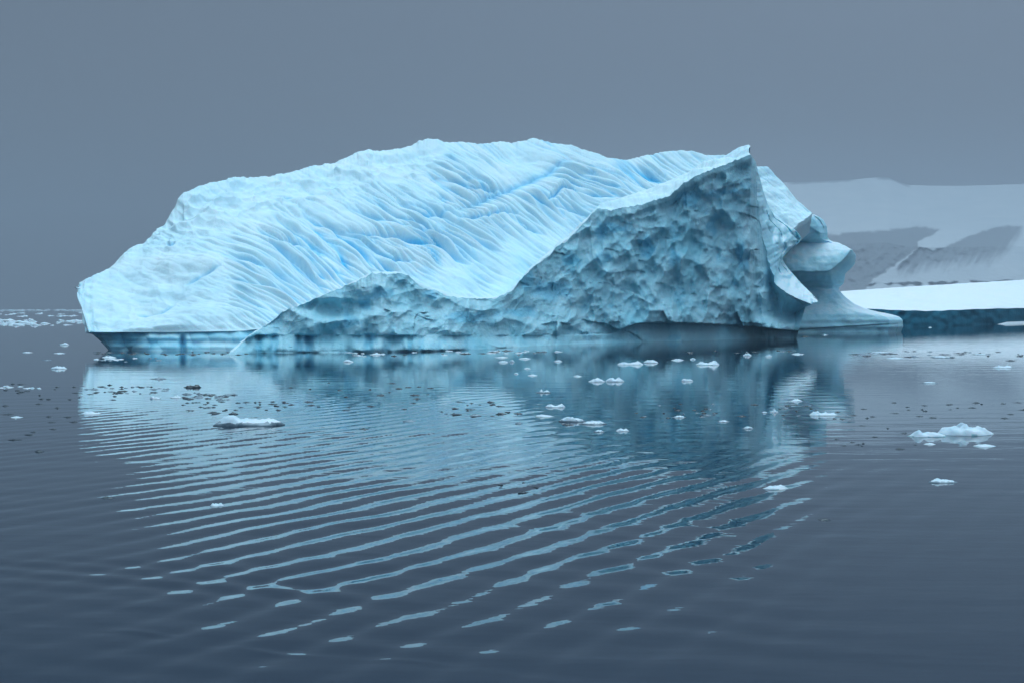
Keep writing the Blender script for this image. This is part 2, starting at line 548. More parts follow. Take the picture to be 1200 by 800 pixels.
def make_dome():
    nc, nr = 1240, 300
    px = np.concatenate([np.linspace(90, 104, 24)[:-1], np.linspace(104, 952, nc - 23)])
    v = np.linspace(0, 1, nr)[:, None]
    def soft(f, r):
        o = np.linspace(-1, 1, 41)
        wgt = (1 - o * o) ** 2
        rr = np.minimum(r, np.minimum(px - 90, 952 - px) * 0.8)
        return (f(px[:, None] + o[None] * rr[:, None]) * wgt).sum(1) / wgt.sum()

    tops, top, bot = soft(DTOP, 70)[None], DTOP(px)[None], DBOT(px)[None]
    PX = np.broadcast_to(px[None], (nr, len(px))).copy()
    PY = bot + (tops - bot) * v + (top - tops) * np.where(px > 870, v, v ** 9)
    jag = 1.1 * noise(xyz0(px / 9, px * 0), 15) + 0.8 * noise(xyz0(px / 3.6, px * 0), 16) + 0.9 * (scallop(px / 13, px * 0, 17, 1, 1.2, .3) - .3)
    PY = PY + jag[None] * v ** 25 * np.interp(px, [90, 110, 640, 700, 940, 952], [0.2, 1, 1, .4, .4, 0])[None]
    # depth profile: steep foot, open slope, rounded crest
    g = 0.94 * v ** 1.12 + 0.06 * v ** 6
    db, dtp = soft(DDB, 50), soft(DDT, 80)
    D = db[None] + (dtp - db)[None] * g
    G = at(PX, PY, D)
    nrm = -grid_normals(G)
    nrm *= np.where(nrm[..., 2:3] * .5 - nrm[..., 1:2] < 0, -1, 1)
    ang = lambda x, y: np.radians(idw(DIRS, x, y))
    M = idw(AMPS, PX, PY, 3.5)
    w = xyz0(PX, PY)
    wx = PX + 5 * noise(w / 45, 21); wy = PY + 3 * noise(w / 45, 22)
    h = np.zeros_like(PX)
    s1 = streaks(80, 960, 155, 395, ang, 15, 120, 1)(wx, wy)
    s2 = streaks(80, 960, 155, 395, ang, 7.8, 110, 2)(wx * .4 + PX * .6, wy * .4 + PY * .6)
    s3 = streaks(80, 960, 155, 395, ang, 4.2, 70, 3)(PX, PY)
    fold = lambda s: np.sqrt(s * s + 0.02) ** 0.75
    cut = lambda s: np.clip(np.abs(s) + 0.01, 0, 1.3) ** 0.5
    A2 = np.clip(0.65 + 0.9 * noise(w / 34, 31), 0.15, 1.4)
    A3 = np.clip(0.7 + 0.8 * noise(w / 27, 32), 0.2, 1.4)
    groove = 2.0 * M * (0.30 * smooth(.3, .0, np.abs(s1)) * A3 + 0.55 * A2 * smooth(.30, .0, np.abs(s2)) + .25 * A3 * smooth(.35, 0, np.abs(s3)))  # blue painted along the creases, standing in for light scattered inside the ice
    h += 1.6 * M * (0.24 * A3 * (fold(s1) - 0.7) + 0.66 * A2 * (cut(s2) - 0.8) * 1.1 + 0.26 * A3 * (cut(s3) - 0.8))
    for pts, wd, dp in CREASES:
        wd = wd * 0.72
        d, t = dist_poly(wx * 0.45 + PX * 0.55, wy * 0.45 + PY * 0.55, pts)
        fade = np.clip(np.minimum(t, 1 - t) * 4, 0, 1) ** 0.7
        lip = np.exp(-np.abs(d) / (wd * 0.8))
        swell = np.exp(-((np.abs(d) - 2.6 * wd) / (2.0 * wd)) ** 2)
        h += 1.2 * fade * dp * (-0.95 * lip + 0.30 * swell)
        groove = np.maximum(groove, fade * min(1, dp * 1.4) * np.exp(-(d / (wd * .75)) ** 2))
    # lumpy old snow where the melt grooves have not cut
    calm = 1 - np.clip(M * 1.3, 0, 1)
    W3 = G / 1.0
    h += calm * (0.55 * fbm(W3 / 7.0, 4, 41) + 0.10 * fbm(W3 / 1.6, 3, 45))
    up = smooth(0.55, 0.9, v) * smooth(640, 420, PX) * smooth(150, 230, PX)
    h += calm * up * 1.2 * (scallop(PX / 34 + 0.4 * noise(w / 30, 51), PY / 15, 5, 0.9, 0.6, 0.4) - 0.3)
    h += calm * up * 0.5 * (scallop(PX / 13, PY / 7, 6, 0.9, 0.6, 0.4) - 0.3)
    left = smooth(300, 200, PX)
    h += left * 0.5 * (0.45 * (scallop((PX + 0.6 * PY) / 48, (PY - 0.3 * PX) / 26, 9, 1.0, 0.4, 0.2) - 0.3) + 0.3 * (scallop(wx / 17, wy / 12, 19, 1.0, 0.5, 0.3) - .3)) * smooth(0.05, 0.3, v)
    h += 0.45 * fbm(W3 / 13.0, 2, 47) * smooth(0, .2, v)
    # chips in the left cliff
    h += smooth(118, 96, PX) * 0.35 * (scallop(PX / 9, PY / 17, 12, 1.0, 0.8, 0.3) - 0.4)
    edge = smooth(0.0, 0.03, v)
    keep = 0.35 + 0.65 * smooth(1.0, 0.93, v)          # keeps the traced skyline
    G = G + nrm * (h * edge * keep)[..., None]
    # over the crest and down the far side
    back = []
    K = 26
    for k in range(1, K + 1):
        f = k / K
        width = np.interp(px, [90, 130, 250, 880, 952], [24, 26, 36, 40, 10])
        P = G[-1].copy()
        P[:, 1] = P[:, 1] + width * f
        P[:, 0] = P[:, 0] * (1 + 0.02 * f) + np.clip(165 - px, 0, None) / FPX * 108 * f
        zc = P[:, 2]
        P[:, 2] = zc - (zc + 1.0) * (f ** 2.2) + 0.6 * f * (1 - f) * noise(P / 6, 61)
        back.append(P)
    # foot: curl under the waterline notch
    foot = []
    for k in (3, 2, 1):
        P = G[0].copy()
        P[:, 1] += 0.5 * k * np.interp(px, [90, 104, 300, 900, 952], [0.4, 1, 1, 1, 1.2])
        P[:, 2] -= 0.03 * k + np.interp(px, [895, 912], [0, 1]) * 0.75 * k
        foot.append(P)
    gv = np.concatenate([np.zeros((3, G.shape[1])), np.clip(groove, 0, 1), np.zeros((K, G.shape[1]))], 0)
    G = np.concatenate([np.array(foot), G, np.array(back)], 0)
    nr2, nc2 = G.shape[:2]
    F = grid_faces(nr2, nc2)
    V = G.reshape(-1, 3)
    # close both ends
    idx = np.arange(nr2 * nc2).reshape(nr2, nc2)
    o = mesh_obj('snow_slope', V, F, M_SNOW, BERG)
    at_ = o.data.attributes.new('painted_tint', 'FLOAT', 'POINT')
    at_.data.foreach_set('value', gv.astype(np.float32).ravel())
    return o


make_dome()


def make_ledge():
    """Wave-cut band under the snow slope, layered and set back from the edge above."""
    nc, nr = 420, 46
    px = np.linspace(103, 300, nc)
    v = np.linspace(0, 1, nr)[:, None]
    wl = cv([(103, 408), (128, 411), (200, 412), (300, 413)])(px)[None]
    top = np.full_like(px, 388.0)[None]
    PX = np.broadcast_to(px[None], (nr, nc)).copy()
    # the left end slants in under the overhang
    PX = PX + (1 - smooth(103, 135, PX)) * np.interp(v, [0, .25, .6, 1], [25, 20, 12, 1.0]) 
    PY = wl + 3 + (top - wl - 3) * v
    inset = np.interp(px, [103, 120, 160, 175, 300], [1.3, 1.4, 0.7, 0.05, 0.0])[None]
    zz = (wl - PY)
    D = DDB(px)[None] - 0.2 + inset * (0.55 + 0.45 * v) + smooth(150, 185, PX) * 1.7 * (v - .75)
    groove = 0.12 * np.sin(v * 15 + 0.6 * noise(xyz0(PX / 30, v * 3 + 0 * PX), 3)) * np.exp(-((v - .55) / .35) ** 2)
    chips = 0.9 * (scallop(PX / 14, PY / 16, 21, 1.0, 0.6, 0.4) - 0.35) * np.interp(px, [103, 160, 185, 300], [1.0, .8, .3, .2])[None]
    cave = 0.9 * np.exp(-((PX - 214) / 3.0) ** 2) * smooth(0.95, .6, v)
    D = D + groove + chips + cave
    G = at(PX, PY, D)
    backrow = G[-1].copy(); backrow[:, 1] += 6; backrow[:, 2] += 0.3
    G = np.concatenate([G, backrow[None]], 0)
    mesh_obj('waterline_ledge', G.reshape(-1, 3), grid_faces(*G.shape[:2]), M_LEDGE, BERG)


make_ledge()

# (bottom x, y) (middle x, y) (top x, y), depth offsets of middle and top from the waterline depth
WCOLS = [
    (268, 414.5, None, (268.5, 413.6), 0, 0),
    (275, 414.2, None, (276, 409), 0, 0.2),
    (284, 413.8, None, (285, 401), 0.1, 0.4),
    (291, 413.4, None, (291, 394), 0.2, 0.6),
    (300, 413, None, (300, 388.5), 0.3, 0.9),
    (315, 412.7, None, (315, 379), 0.4, 1.3),
    (325, 412.5, None, (326, 370.5), 0.5, 1.6),
    (331, 412.4, None, (331, 365), 0.5, 1.6),
    (350, 412.3, None, (350, 358.5), 0.6, 2.0),
    (380, 412.2, None, (380, 345.5), 0.8, 2.6),
    (410, 412.1, None, (410, 333), 1.0, 3.2),
    (425, 412, None, (426, 326), 1.0, 3.4),
    (437, 412, None, (437, 320), 1.0, 3.6),
    (447, 411.8, None, (447, 320.5), 1.0, 3.6),
    (457, 411.5, None, (457, 321.5), 1.0, 3.6),
    (470, 411.2, None, (469, 320), 1.0, 3.6),
    (480, 411, None, (480, 324), 1.0, 3.5),
    (490, 410.7, None, (490, 334), 1.0, 3.3),
    (503, 410.3, None, (503, 340), 1.0, 3.1),
    (512, 410, None, (512, 340), 1.0, 3.1),
    (522, 409.7, None, (522, 347), 1.0, 3.0),
    (545, 409, None, (545, 349.5), 1.0, 3.2),
    (562, 408.3, None, (562, 350), 1.0, 3.3),
    (582, 407.2, None, (582, 350), 1.0, 3.4),
    (590, 406.8, None, (590, 345), 1.0, 3.5),
    (601, 406.2, None, (602, 340), 1.0, 3.6),
    (608, 405.9, None, (608, 330), 1.0, 3.8),
    (625, 405, None, (625, 313), 1.0, 4.0),
    (645, 404.3, None, (645, 299), 1.0, 4.0),
    (651, 404, None, (651, 290), 1.0, 4.0),
    (665, 403.5, None, (665, 282), 1.0, 4.0),
    (682, 402.9, None, (681, 265), 1.0, 4.0),
    (700, 402.3, None, (700, 244), 0.9, 3.8),
    (716, 402, None, (716, 247), 0.9, 3.6),
    (732, 401.8, None, (730, 243), 0.8, 3.5),
    (750, 401.5, None, (748, 241), 0.8, 3.4),
    (765, 401.2, None, (764, 236), 0.8, 3.3),
    (785, 400.7, None, (786, 229), 0.7, 3.2),
    (797, 400.4, None, (797, 218), 0.6, 3.0),
    (820, 399.6, None, (816, 206), 0.5, 2.8),
    (838, 399, None, (834, 199), 0.4, 2.6),
    (860, 398.2, None, (858, 190), 0.3, 2.4),
    (878, 397.6, (879, 285), (880, 181), 0.1, 2.2),
    (888, 397.2, (885, 300), (885, 200), 0.1, 2.2),
    (895, 397, (889, 310), (886, 226), 0.0, 2.0),
    (902, 396.8, (893, 325), (889, 250), -0.2, 1.6),
    (908, 396.6, (898, 340), (893, 275), -0.3, 1.0),
    (914, 396.5, (907, 358), (900, 305), 0.8, 0.2),
    (920, 396.4, (917, 372), (910, 334), 1.0, -1.2),
    (926, 396.3, (924, 371), (921, 343), 1.0, -2.4),
    (930, 396.2, (932, 367), (937, 351), 0.8, -3.4),
    (932, 396.2, (938, 362.5), (951, 356.5), -0.6, -4.0),
    (933, 396.2, (944, 359), (957.5, 354.5), -1.6, -4.2),
]
WBD = lambda y: yw(y)


def wall_arrays(nc):
    bx = np.array([c[0] for c in WCOLS], float); by = np.array([c[1] for c in WCOLS], float)
    tx = np.array([c[3][0] for c in WCOLS], float); ty = np.array([c[3][1] for c in WCOLS], float)
    mxx = np.array([c[2][0] if c[2] else (c[0] + c[3][0]) / 2 for c in WCOLS], float)
    my = np.array([c[2][1] if c[2] else (c[1] + c[3][1]) / 2 for c in WCOLS], float)
    dm = np.array([c[4] for c in WCOLS], float); dt = np.array([c[5] for c in WCOLS], float)
    # spacing by the longer of the bottom and top runs
    ds = np.maximum(np.hypot(np.diff(bx), np.diff(by)), np.minimum(np.hypot(np.diff(tx), np.diff(ty)), 26))
    s = np.concatenate([[0], np.cumsum(ds)])
    q = np.linspace(0, s[-1], nc)
    f = lambda a: np.interp(q, s, a)
    return f(bx), f(by), f(mxx), f(my), f(tx), f(ty), f(dm), f(dt)


def make_wall():
    nc, nr = 820, 175
    bx, by, mx_, my_, tx, ty, dm, dt = wall_arrays(nc)
    v = np.linspace(0, 1, nr)[:, None]
    a = np.clip(v * 2, 0, 1); b = np.clip(v * 2 - 1, 0, 1)
    PX = bx + (mx_ - bx) * a + (tx - mx_) * b
    PY = by + 1.5 + (my_ - by - 1.5) * a + (ty - my_) * b
    D0 = yw(by)[None]
    dt = dt * np.interp(tx, [600, 700, 800, 880], [1.0, 1.7, 1.6, 1.0])
    dm = dm * np.interp(tx, [560, 640, 840, 876], [1.0, 3.0, 3.6, 1.0])
    lean = dm * a + (dt - dm) * b
    D = D0 + lean
    D = D - 2.6 * smooth(366, 385, PY) * smooth(878, 906, PX)
    # waterline band: a lip with a washed notch below
    lip = cv([(268, 404), (285, 399), (300, 392.5), (640, 393), (712, 391.5), (748, 379), (775, 378), (860, 381), (912, 386), (935, 388)])(PX)
    ins = cv([(268, .05), (300, .18), (640, .2), (705, .4), (760, 1.9), (900, 2.2), (935, 1.0)])(PX)
    below = smooth(-0.6, 0.8, PY - lip)
    D = D + np.interp(PX, [700, 760], [.7, 1.1]) * ins * below
    D = D - 1.4 * smooth(700, 600, PX) * smooth(0, 18, PY - lip)
    # blue hollows under the low hump
    hump = smooth(520, 470, PX)
    for cx, wd, tp, dp in ((303, 4, 392, 1.2), (321, 5, 391, 1.4), (350, 5, 391, 1.8), (362, 5, 392, 1.8), (432, 6, 391, 2.0), (454, 4, 393, 1.0),
                           (480, 3, 394, .7), (494, 3, 394, .6), (516, 3, 394, .6)):
        D = D + 0.42 * dp * np.exp(-((PX - cx - 1.5 * noise(xyz0(PX / 9, PY / 9), 4)) / wd) ** 2) * smooth(tp - 1, tp + 3, PY)
    # vertical flutes in the band
    D = D + 0.3 * below * (scallop(PX / 9, PY / 40, 33, 1.0, 0.3, 0.3) - 0.3)
    w = xyz0(PX, PY)
    wx = PX + 6 * noise(w / 24, 71); wy = PY + 6 * noise(w / 24, 72)
    main = smooth(585, 690, PX)
    up = 1 - below
    sh = wx + 0.25 * wy
    f1 = scallop(sh / 42, wy / 38, 41, 1.0, 1.0, 0.5)
    f2 = scallop((wx - 0.2 * wy) / 18, wy / 27, 42, 0.85, 1.35, 0.5)
    f3 = scallop((wx + .3 * wy) / 9.5, wy / 14, 43, 0.85, 1.35, 0.5)
    f4 = scallop(PX / 4.8, PY / 6.5, 44, 0.85, 1.35, 0.5)
    b2 = scallop((wx + .4 * wy) / 23, (wy - .2 * wx) / 21, 45, 0.85, 1.35, 0.5)
    k2 = 0.3 + 0.9 * smooth(-.35, .35, noise(w / 33, 111)); k3 = 0.25 + 1.0 * smooth(-.3, .4, noise(w / 22, 112))
    big = scallop((wx + .5 * wy) / 62, (wy - .4 * wx) / 48, 47, .9, 1.5, .6)
    h = main * (0.9 * (big - .3) + 0.75 * (f1 - .3) + 1.2 * k2 * (f2 - .2) - 0.5 * k3 * (b2 - .2) + 0.62 * k3 * (f3 - .2) + 0.26 * (f4 - .2))
    fl = scallop((wx + .12 * wy) / 12, wy / 52, 46, 1.0, 1.0, .5)
    h += main * 0.75 * (fl - .3) * smooth(700, 800, PX) * smooth(255, 300, PY)
    hm = 1 - main
    g1 = scallop((wx + 0.35 * wy) / 46, (wy - 0.25 * wx) / 26, 51, 1.1, 0.9, 0.4)
    g2 = scallop(wx / 20, wy / 17, 52, 1.1, 0.9, 0.4)
    h += hm * (1.2 * (g1 - .3) + 0.55 * (g2 - .2) - 0.3 * (b2 - .2) + 0.34 * (f3 - .2) + 0.12 * (f4 - .2))
    h -= 0.6 * fbm(w / 40, 3, 75)
    # the dark smooth slab of the low hump, the shelf beside it
    D = D + 1.2 * smooth(0, 1, 1 - ((PX - 395) / 55) ** 2 - ((PY - 362) / 14) ** 2)
    D = D - 1.3 * smooth(0, 1, 1 - ((PX - 505) / 50) ** 2 - ((PY - 394) / 34) ** 2)
    D = D - 1.4 * smooth(0, .9, 1 - ((PX - 432) / 30) ** 2 - ((PY - 394) / 38) ** 2)
    face = smooth(905, 885, PX + 0 * PY) + smooth(905, 885, PX) * 0
    underside = 1 - smooth(880, 905, PX) * smooth(330, 318, -(PY - 650)) if False else 1
    amp = (0.25 + 0.75 * up) * smooth(0.0, 0.04, v) * (0.5 + 0.5 * smooth(1.0, 0.95, v)) * np.where(PX > 912, 0.5, 1)
    # narrow snowy crown layer under the top edge is smoother
    crown = main * smooth(14, 5, (PY - ty[None]) - 3 * noise(w / 20, 81)) * smooth(700, 760, PX) * (tx < 881)[None]
    edge_x = np.interp(PY, [181, 226, 250, 275, 305, 331, 345, 352, 366, 372, 390], [881, 886, 889, 893, 900, 909, 930, 957, 960, 960, 960])
    amp = amp * (1 - 0.6 * crown) * (0.2 + 0.8 * smooth(0, 13, edge_x - PX))
    D = D - h * amp * 1.0 - 0.5 * crown
    # rough skyline
    jag = (1.6 * noise(xyz0(tx / 6, tx * 0), 91) + 1.0 * noise(xyz0(tx / 2.5, tx * 0), 92)) * np.where(tx > 870, 0.2, 1)
    kk_ = np.arange(len(tx))
    PX = PX + (np.where(tx > 882, 1.0, 0) * (3.2 * noise(xyz0(ty / 13.0, ty * 0), 93) + 1.3 * noise(xyz0(ty / 3.5, ty * 0), 94)) * smooth(352, 345, ty))[None] * v ** 5
    PY = PY + jag[None] * v ** 6
    G = at(PX, PY, D)
    o = mesh_obj('ice_wall', G.reshape(-1, 3), grid_faces(nr, nc), M_WALL, BERG)
    # windows of clear blue ice in the face
    vein_and_bounce = np.zeros_like(PX)
    qx, qy = PX + 7 * noise(w / 13, 101), PY + 6 * noise(w / 13, 102)
    for ex, ey, ea, eb in ((445, 343, 18, 8), (411, 376, 9, 11), (428, 352, 7, 13), (505, 346, 12, 6), (548, 372, 26, 7), (645, 340, 24, 13),
                           (618, 328, 10, 12), (704, 272, 10, 13), (720, 266, 12, 6), (757, 290, 8, 14), (808, 234, 13, 9), (845, 226, 26, 5),
                           (707, 302, 10, 10), (668, 305, 13, 8), (835, 262, 6, 14), (870, 300, 6, 18), (790, 300, 7, 12), (610, 366, 20, 6)):
        vein_and_bounce = np.maximum(vein_and_bounce, smooth(1.35, 0.3, ((qx - ex) / ea) ** 2 + ((qy - ey) / eb) ** 2))
    for ex, ea in ((303, 4), (321, 5), (350, 5), (362, 5), (432, 6), (454, 4), (480, 3), (494, 3), (516, 3)):  # hollows again: blue of their bounced light painted over the blue ice
        tpx = 393 + 7 * RND[int(ex) % 4096, 0] - 1.5 * RND[int(ex) % 4096, 1] * np.abs(PX - ex) / 2
        vein_and_bounce = np.maximum(vein_and_bounce, (0.55 + .4 * RND[int(ex) % 4096, 2]) * smooth(1.7, .1, ((PX + .35 * (qx - PX) - ex) / ea) ** 2) * smooth(tpx - 2, tpx + 4, PY + 2 * noise(w / 5, 104)))
    vein_and_bounce = np.maximum(vein_and_bounce, 0.5 * smooth(.42, .62, fbm(w / 26, 3, 103)))
    o.data.attributes.new('painted_tint', 'FLOAT', 'POINT').data.foreach_set('value', (vein_and_bounce * .5).astype(np.float32).ravel())
    # snow cap: from the top edge back to the far edge of the crown, then down the back
    BE = cv([(268, 412), (300, 387), (437, 318.5), (469, 318.5), (490, 332), (545, 348), (582, 348.5), (602, 338), (625, 311), (651, 288), (681, 263),
             (700, 242), (716, 236), (732, 230.5), (750, 225), (775, 216), (797, 206), (816, 198), (834, 190), (850, 183), (868, 173.5), (877, 169.5), (881, 172)])
    sel = tx <= 882.5
    last = np.where(np.diff(ty) < 0)[0]
    n_top = int(np.argmin(np.where(tx > 879, ty, 999)))
    front = G[-1, :n_top + 1]
    fx, fy = tx[:n_top + 1], ty[:n_top + 1]
    bxx = np.interp(fx, [268, 700, 716, 748, 797, 858, 880.5], [268, 700, 713, 742, 800, 864, 880])
    byy = BE(bxx) + (0.9 * noise(xyz0(bxx / 5, bxx * 0), 95))
    wdt = np.interp(fx, [268, 600, 700, 720, 800, 860, 881], [0.8, 1.2, 2.0, 6, 7, 6, 3.0])
    rows = []
    K = 16
    kk = np.ones(25) / 25
    fs = np.stack([np.convolve(np.pad(front[:, c], 12, mode='edge'), kk, 'valid') for c in range(3)], -1)
    Pb = at(bxx, np.minimum(byy, fy - 0.3), front[:, 1] + wdt)
    for k in range(0, K + 1):
        f = k / K
        P = (front * (1 - f) ** 6 + fs * (1 - (1 - f) ** 6)) * (1 - f) + Pb * f
        if 0 < k < K:
            P[:, 2] += math.sin(math.pi * f) ** .6 * (0.5 * fbm(P / 2.6, 4, 97) + 0.15) * np.interp(fx, [600, 720], [0.2, 1])
        rows.append(P)
    for k in range(1, 9):
        f = k / 8
        P = Pb.copy()
        P[:, 1] += 5 * f
        P[:, 2] = Pb[:, 2] * (1 - f ** 1.5) - 0.5 * f
        rows.append(P)
    C = np.array(rows)
    mesh_obj('snow_cap', C.reshape(-1, 3), grid_faces(*C.shape[:2]), M_SNOW, o)
    return G[-1, n_top:]


WALL = make_wall()


def make_buttress():
    """The pale ribbed side of the wall, turned to the right, ending in the snowy prow."""
    nr, nc = 180, 90
    ln = np.concatenate([[0], np.cumsum(np.linalg.norm(np.diff(WALL, axis=0), axis=1))])
    q = np.linspace(0, ln[-1], nr)
    Ep = np.stack([np.interp(q, ln, WALL[:, c]) for c in range(3)], -1)
    EX, EY = project(Ep)
    ED = Ep[:, 1]
    GY = np.interp(EY, [181, 200, 226, 250, 275, 305, 322, 334, 343, 351, 354.5], [190, 205, 226, 246, 266, 284, 300, 309, 324, 341, 352])
    GX = np.interp(GY, [181, 196, 222, 240, 255, 262, 268, 274, 279, 284, 290, 297, 303, 308, 315, 330, 346, 352.5],
                   [884, 887, 894, 900, 909, 920, 930, 936, 939, 937, 930, 922, 917, 919, 924, 937, 953, 959])
    GD = np.interp(GY, [181, 222, 260, 280, 300, 318, 330, 346, 352.5], [150, 156, 158, 157.5, 156, 153.5, 150, 145, 142.5])
    u = np.linspace(0, 1, nc)[None]
    PX = EX[:, None] + (GX - EX)[:, None] * u
    PY = EY[:, None] + (GY - EY)[:, None] * u
    D = ED[:, None] + (GD - ED)[:, None] * (u ** 1.15)
    w = xyz0(PX, PY)
    prow = smooth(310, 332, PY)
    rib = scallop((PX + 0.35 * PY) / 15 + 0.3 * noise(w / 14, 3), (PY - 0.2 * PX) / 42, 61, 1.1, 0.6, 0.5)
    rb2 = scallop(PX / 8, PY / 12, 62, 1.0, 0.8, 0.5)
    h = (1 - .75 * prow) * (2.2 * (rib - .35) + 0.8 * (rb2 - .35) + .3 * (scallop(PX / 4.5, PY / 6, 64, .8, 1.4, .5) - .3)) + 0.55 * fbm(w / 9, 4, 63)
    h -= (1 - prow) * 1.2 * np.exp(-((PX - 932) / 9) ** 2 - ((PY - 279) / 7) ** 2)
    m = smooth(0, .5, u) * smooth(1, .95, u)
    ph = 3.3 * u + 0.006 * (PY - 250) + 0.35 * noise(w / 22, 66)
    ribs = np.abs(np.sin(np.pi * ph)) ** 0.55 - 0.7
    h += (1 - prow) * smooth(225, 262, PY) * (1.15 + 0.8 * noise(w / 12, 67)) * ribs
    D = D - h * m
    G = at(PX, PY, D)
    tail = []
    for k in range(1, 7):
        f = k / 6
        P = G[:, -1].copy()
        P[:, 1] += 7 * f; P[:, 0] -= 2.2 * f ** 1.3
        tail.append(P)
    G = np.concatenate([G, np.array(tail).transpose(1, 0, 2)], 1)
    mesh_obj('ice_buttress', G.reshape(-1, 3), grid_faces(*G.shape[:2], flip=True), M_BLUE, BERG)


make_buttress()


def make_pillar():
    """Sculpted right end: block, overhanging body, hollow, waisted neck and wave-worn foot."""
    # py, right corner x of the front face, right tip x, front depth, corner depth step
    R = [(250, 944, 949, 180.5, 2), (253, 950, 958, 180, 2), (258, 955, 965, 179.6, 3), (265, 959, 969, 179.4, 3), (274, 961, 970, 179.6, 3),
         (278, 961, 970, 180.4, 3), (281, 964, 972, 181.4, 2.5), (284, 976, 980, 182, 2.5), (287, 987, 988.5, 181.2, 2.5), (293, 997.5, 999, 180.0, 3), (300, 992, 1003.5, 179.0, 6), (308, 984, 1002.5, 178.2, 7),
         (314, 977, 998, 177.8, 7), (318, 972, 994.5, 177.6, 7), (320, 970, 991, 178.0, 6.5), (322.5, 972, 990.5, 180.2, 5), (328, 975, 990, 182.4, 3.5), (333, 977, 988.5, 182.8, 3),
         (337, 976, 983, 183.0, 3), (339.5, 978, 983.5, 182.8, 3), (344, 982, 987, 182.3, 3), (350, 987, 993, 181.8, 3), (356, 994, 1001, 181.2, 3.5), (361, 1003, 1012, 180.6, 4), (365, 1015, 1027, 180.0, 5),
         (368, 1028, 1043, 179.6, 6), (371, 1038, 1054, 179.3, 6), (375, 1042, 1058, 179.1, 6), (383, 1043, 1058.5, 178.8, 6), (388, 1041, 1056.5, 178.8, 6), (392, 1040, 1055, 178.8, 6)]
    A = np.array(R, float)
    nr = 240
    yy = np.linspace(250, 392, nr)
    cxr, xr, df, st = (np.interp(yy, A[:, 0], A[:, k]) for k in (1, 2, 3, 4))
    k5 = np.ones(3) / 3
    sm = lambda a: np.concatenate([a[:1], np.convolve(a, k5, 'valid'), a[-1:]])
    cxr, xr, df, st = map(sm, (cxr, xr, df, st))
    nc = 190
    rows = []
    for y, c, x, d, s in zip(yy, cxr, xr, df, st):
        pts = np.array([(880, d + 14), (882, d + 0.6), (c - 12, d - 0.0), (c, d + 0.25), (x, d + s), (x - 4, d + s + 6), (940, d + 26), (890, d + 24)], float)
        seg = np.array([10, 70, 12, 45, 18, 20, 12]); q = np.concatenate([[0], np.cumsum(seg)])
        t = np.linspace(0, q[-1], nc)
        X = np.interp(t, q, pts[:, 0]); Dp = np.interp(t, q, pts[:, 1])
        for _ in range(2):
            X[1:-1] = (X[:-2] + X[1:-1] * 2 + X[2:]) / 4
            Dp[1:-1] = (Dp[:-2] + Dp[1:-1] * 2 + Dp[2:]) / 4
        rows.append((X, Dp))
    X = np.array([r[0] for r in rows]); Dp = np.array([r[1] for r in rows])
    PY = np.broadcast_to(yy[:, None], X.shape)
    PY = PY + (1.6 * noise(xyz0(X / 16, X * 0), 76) + 0.8 * noise(xyz0(X / 6, PY / 9), 77)) * smooth(250, 262, PY) * smooth(352, 342, PY)
    w = xyz0(X, PY)
    block = smooth(284, 279, PY)
    body = smooth(279, 284, PY) * smooth(322, 318, PY)
    h = -block * 1.3 * (scallop(X / 14, PY / 20, 71, 1.0, 0.7, 0.5) - .35)
    h += body * 0.14 * fbm(xyz0(X / 26, PY / 16), 3, 73)
    h += 0.12 * fbm(w / 14, 3, 74)
    h += 0.07 * np.sin((PY + 3 * noise(w / 20, 5)) * 0.9) * smooth(318, 323, PY) * smooth(342, 337, PY)
    foot = smooth(366, 372, PY)
    h += foot * 0.04 * np.sin(PY * 0.8) + smooth(381.5, 382.5, PY + 0.06 * (X - 1000)) * 0.25
    front = np.arange(nc)[None] < 120
    Dp = Dp + h * np.where(front, 1, 0.4)
    G = at(X, PY, Dp)
    lid = G[:1] * 0.0 + G[0].mean(0); lid[..., 2] += 0.3
    G = np.concatenate([lid, G], 0)
    o = mesh_obj('overhanging_pillar', G.reshape(-1, 3), grid_faces(*G.shape[:2], wrap=True, flip=True), M_BLUE, BERG)
    # lid of the block
    return o


make_pillar()

# ------------------------------------------------------------------ flat iceberg behind
FLAT = empty('flat_iceberg', (80, 290, 0))
tag(FLAT, 'low flat iceberg topped with smooth white snow above a dark teal side', 'iceberg')


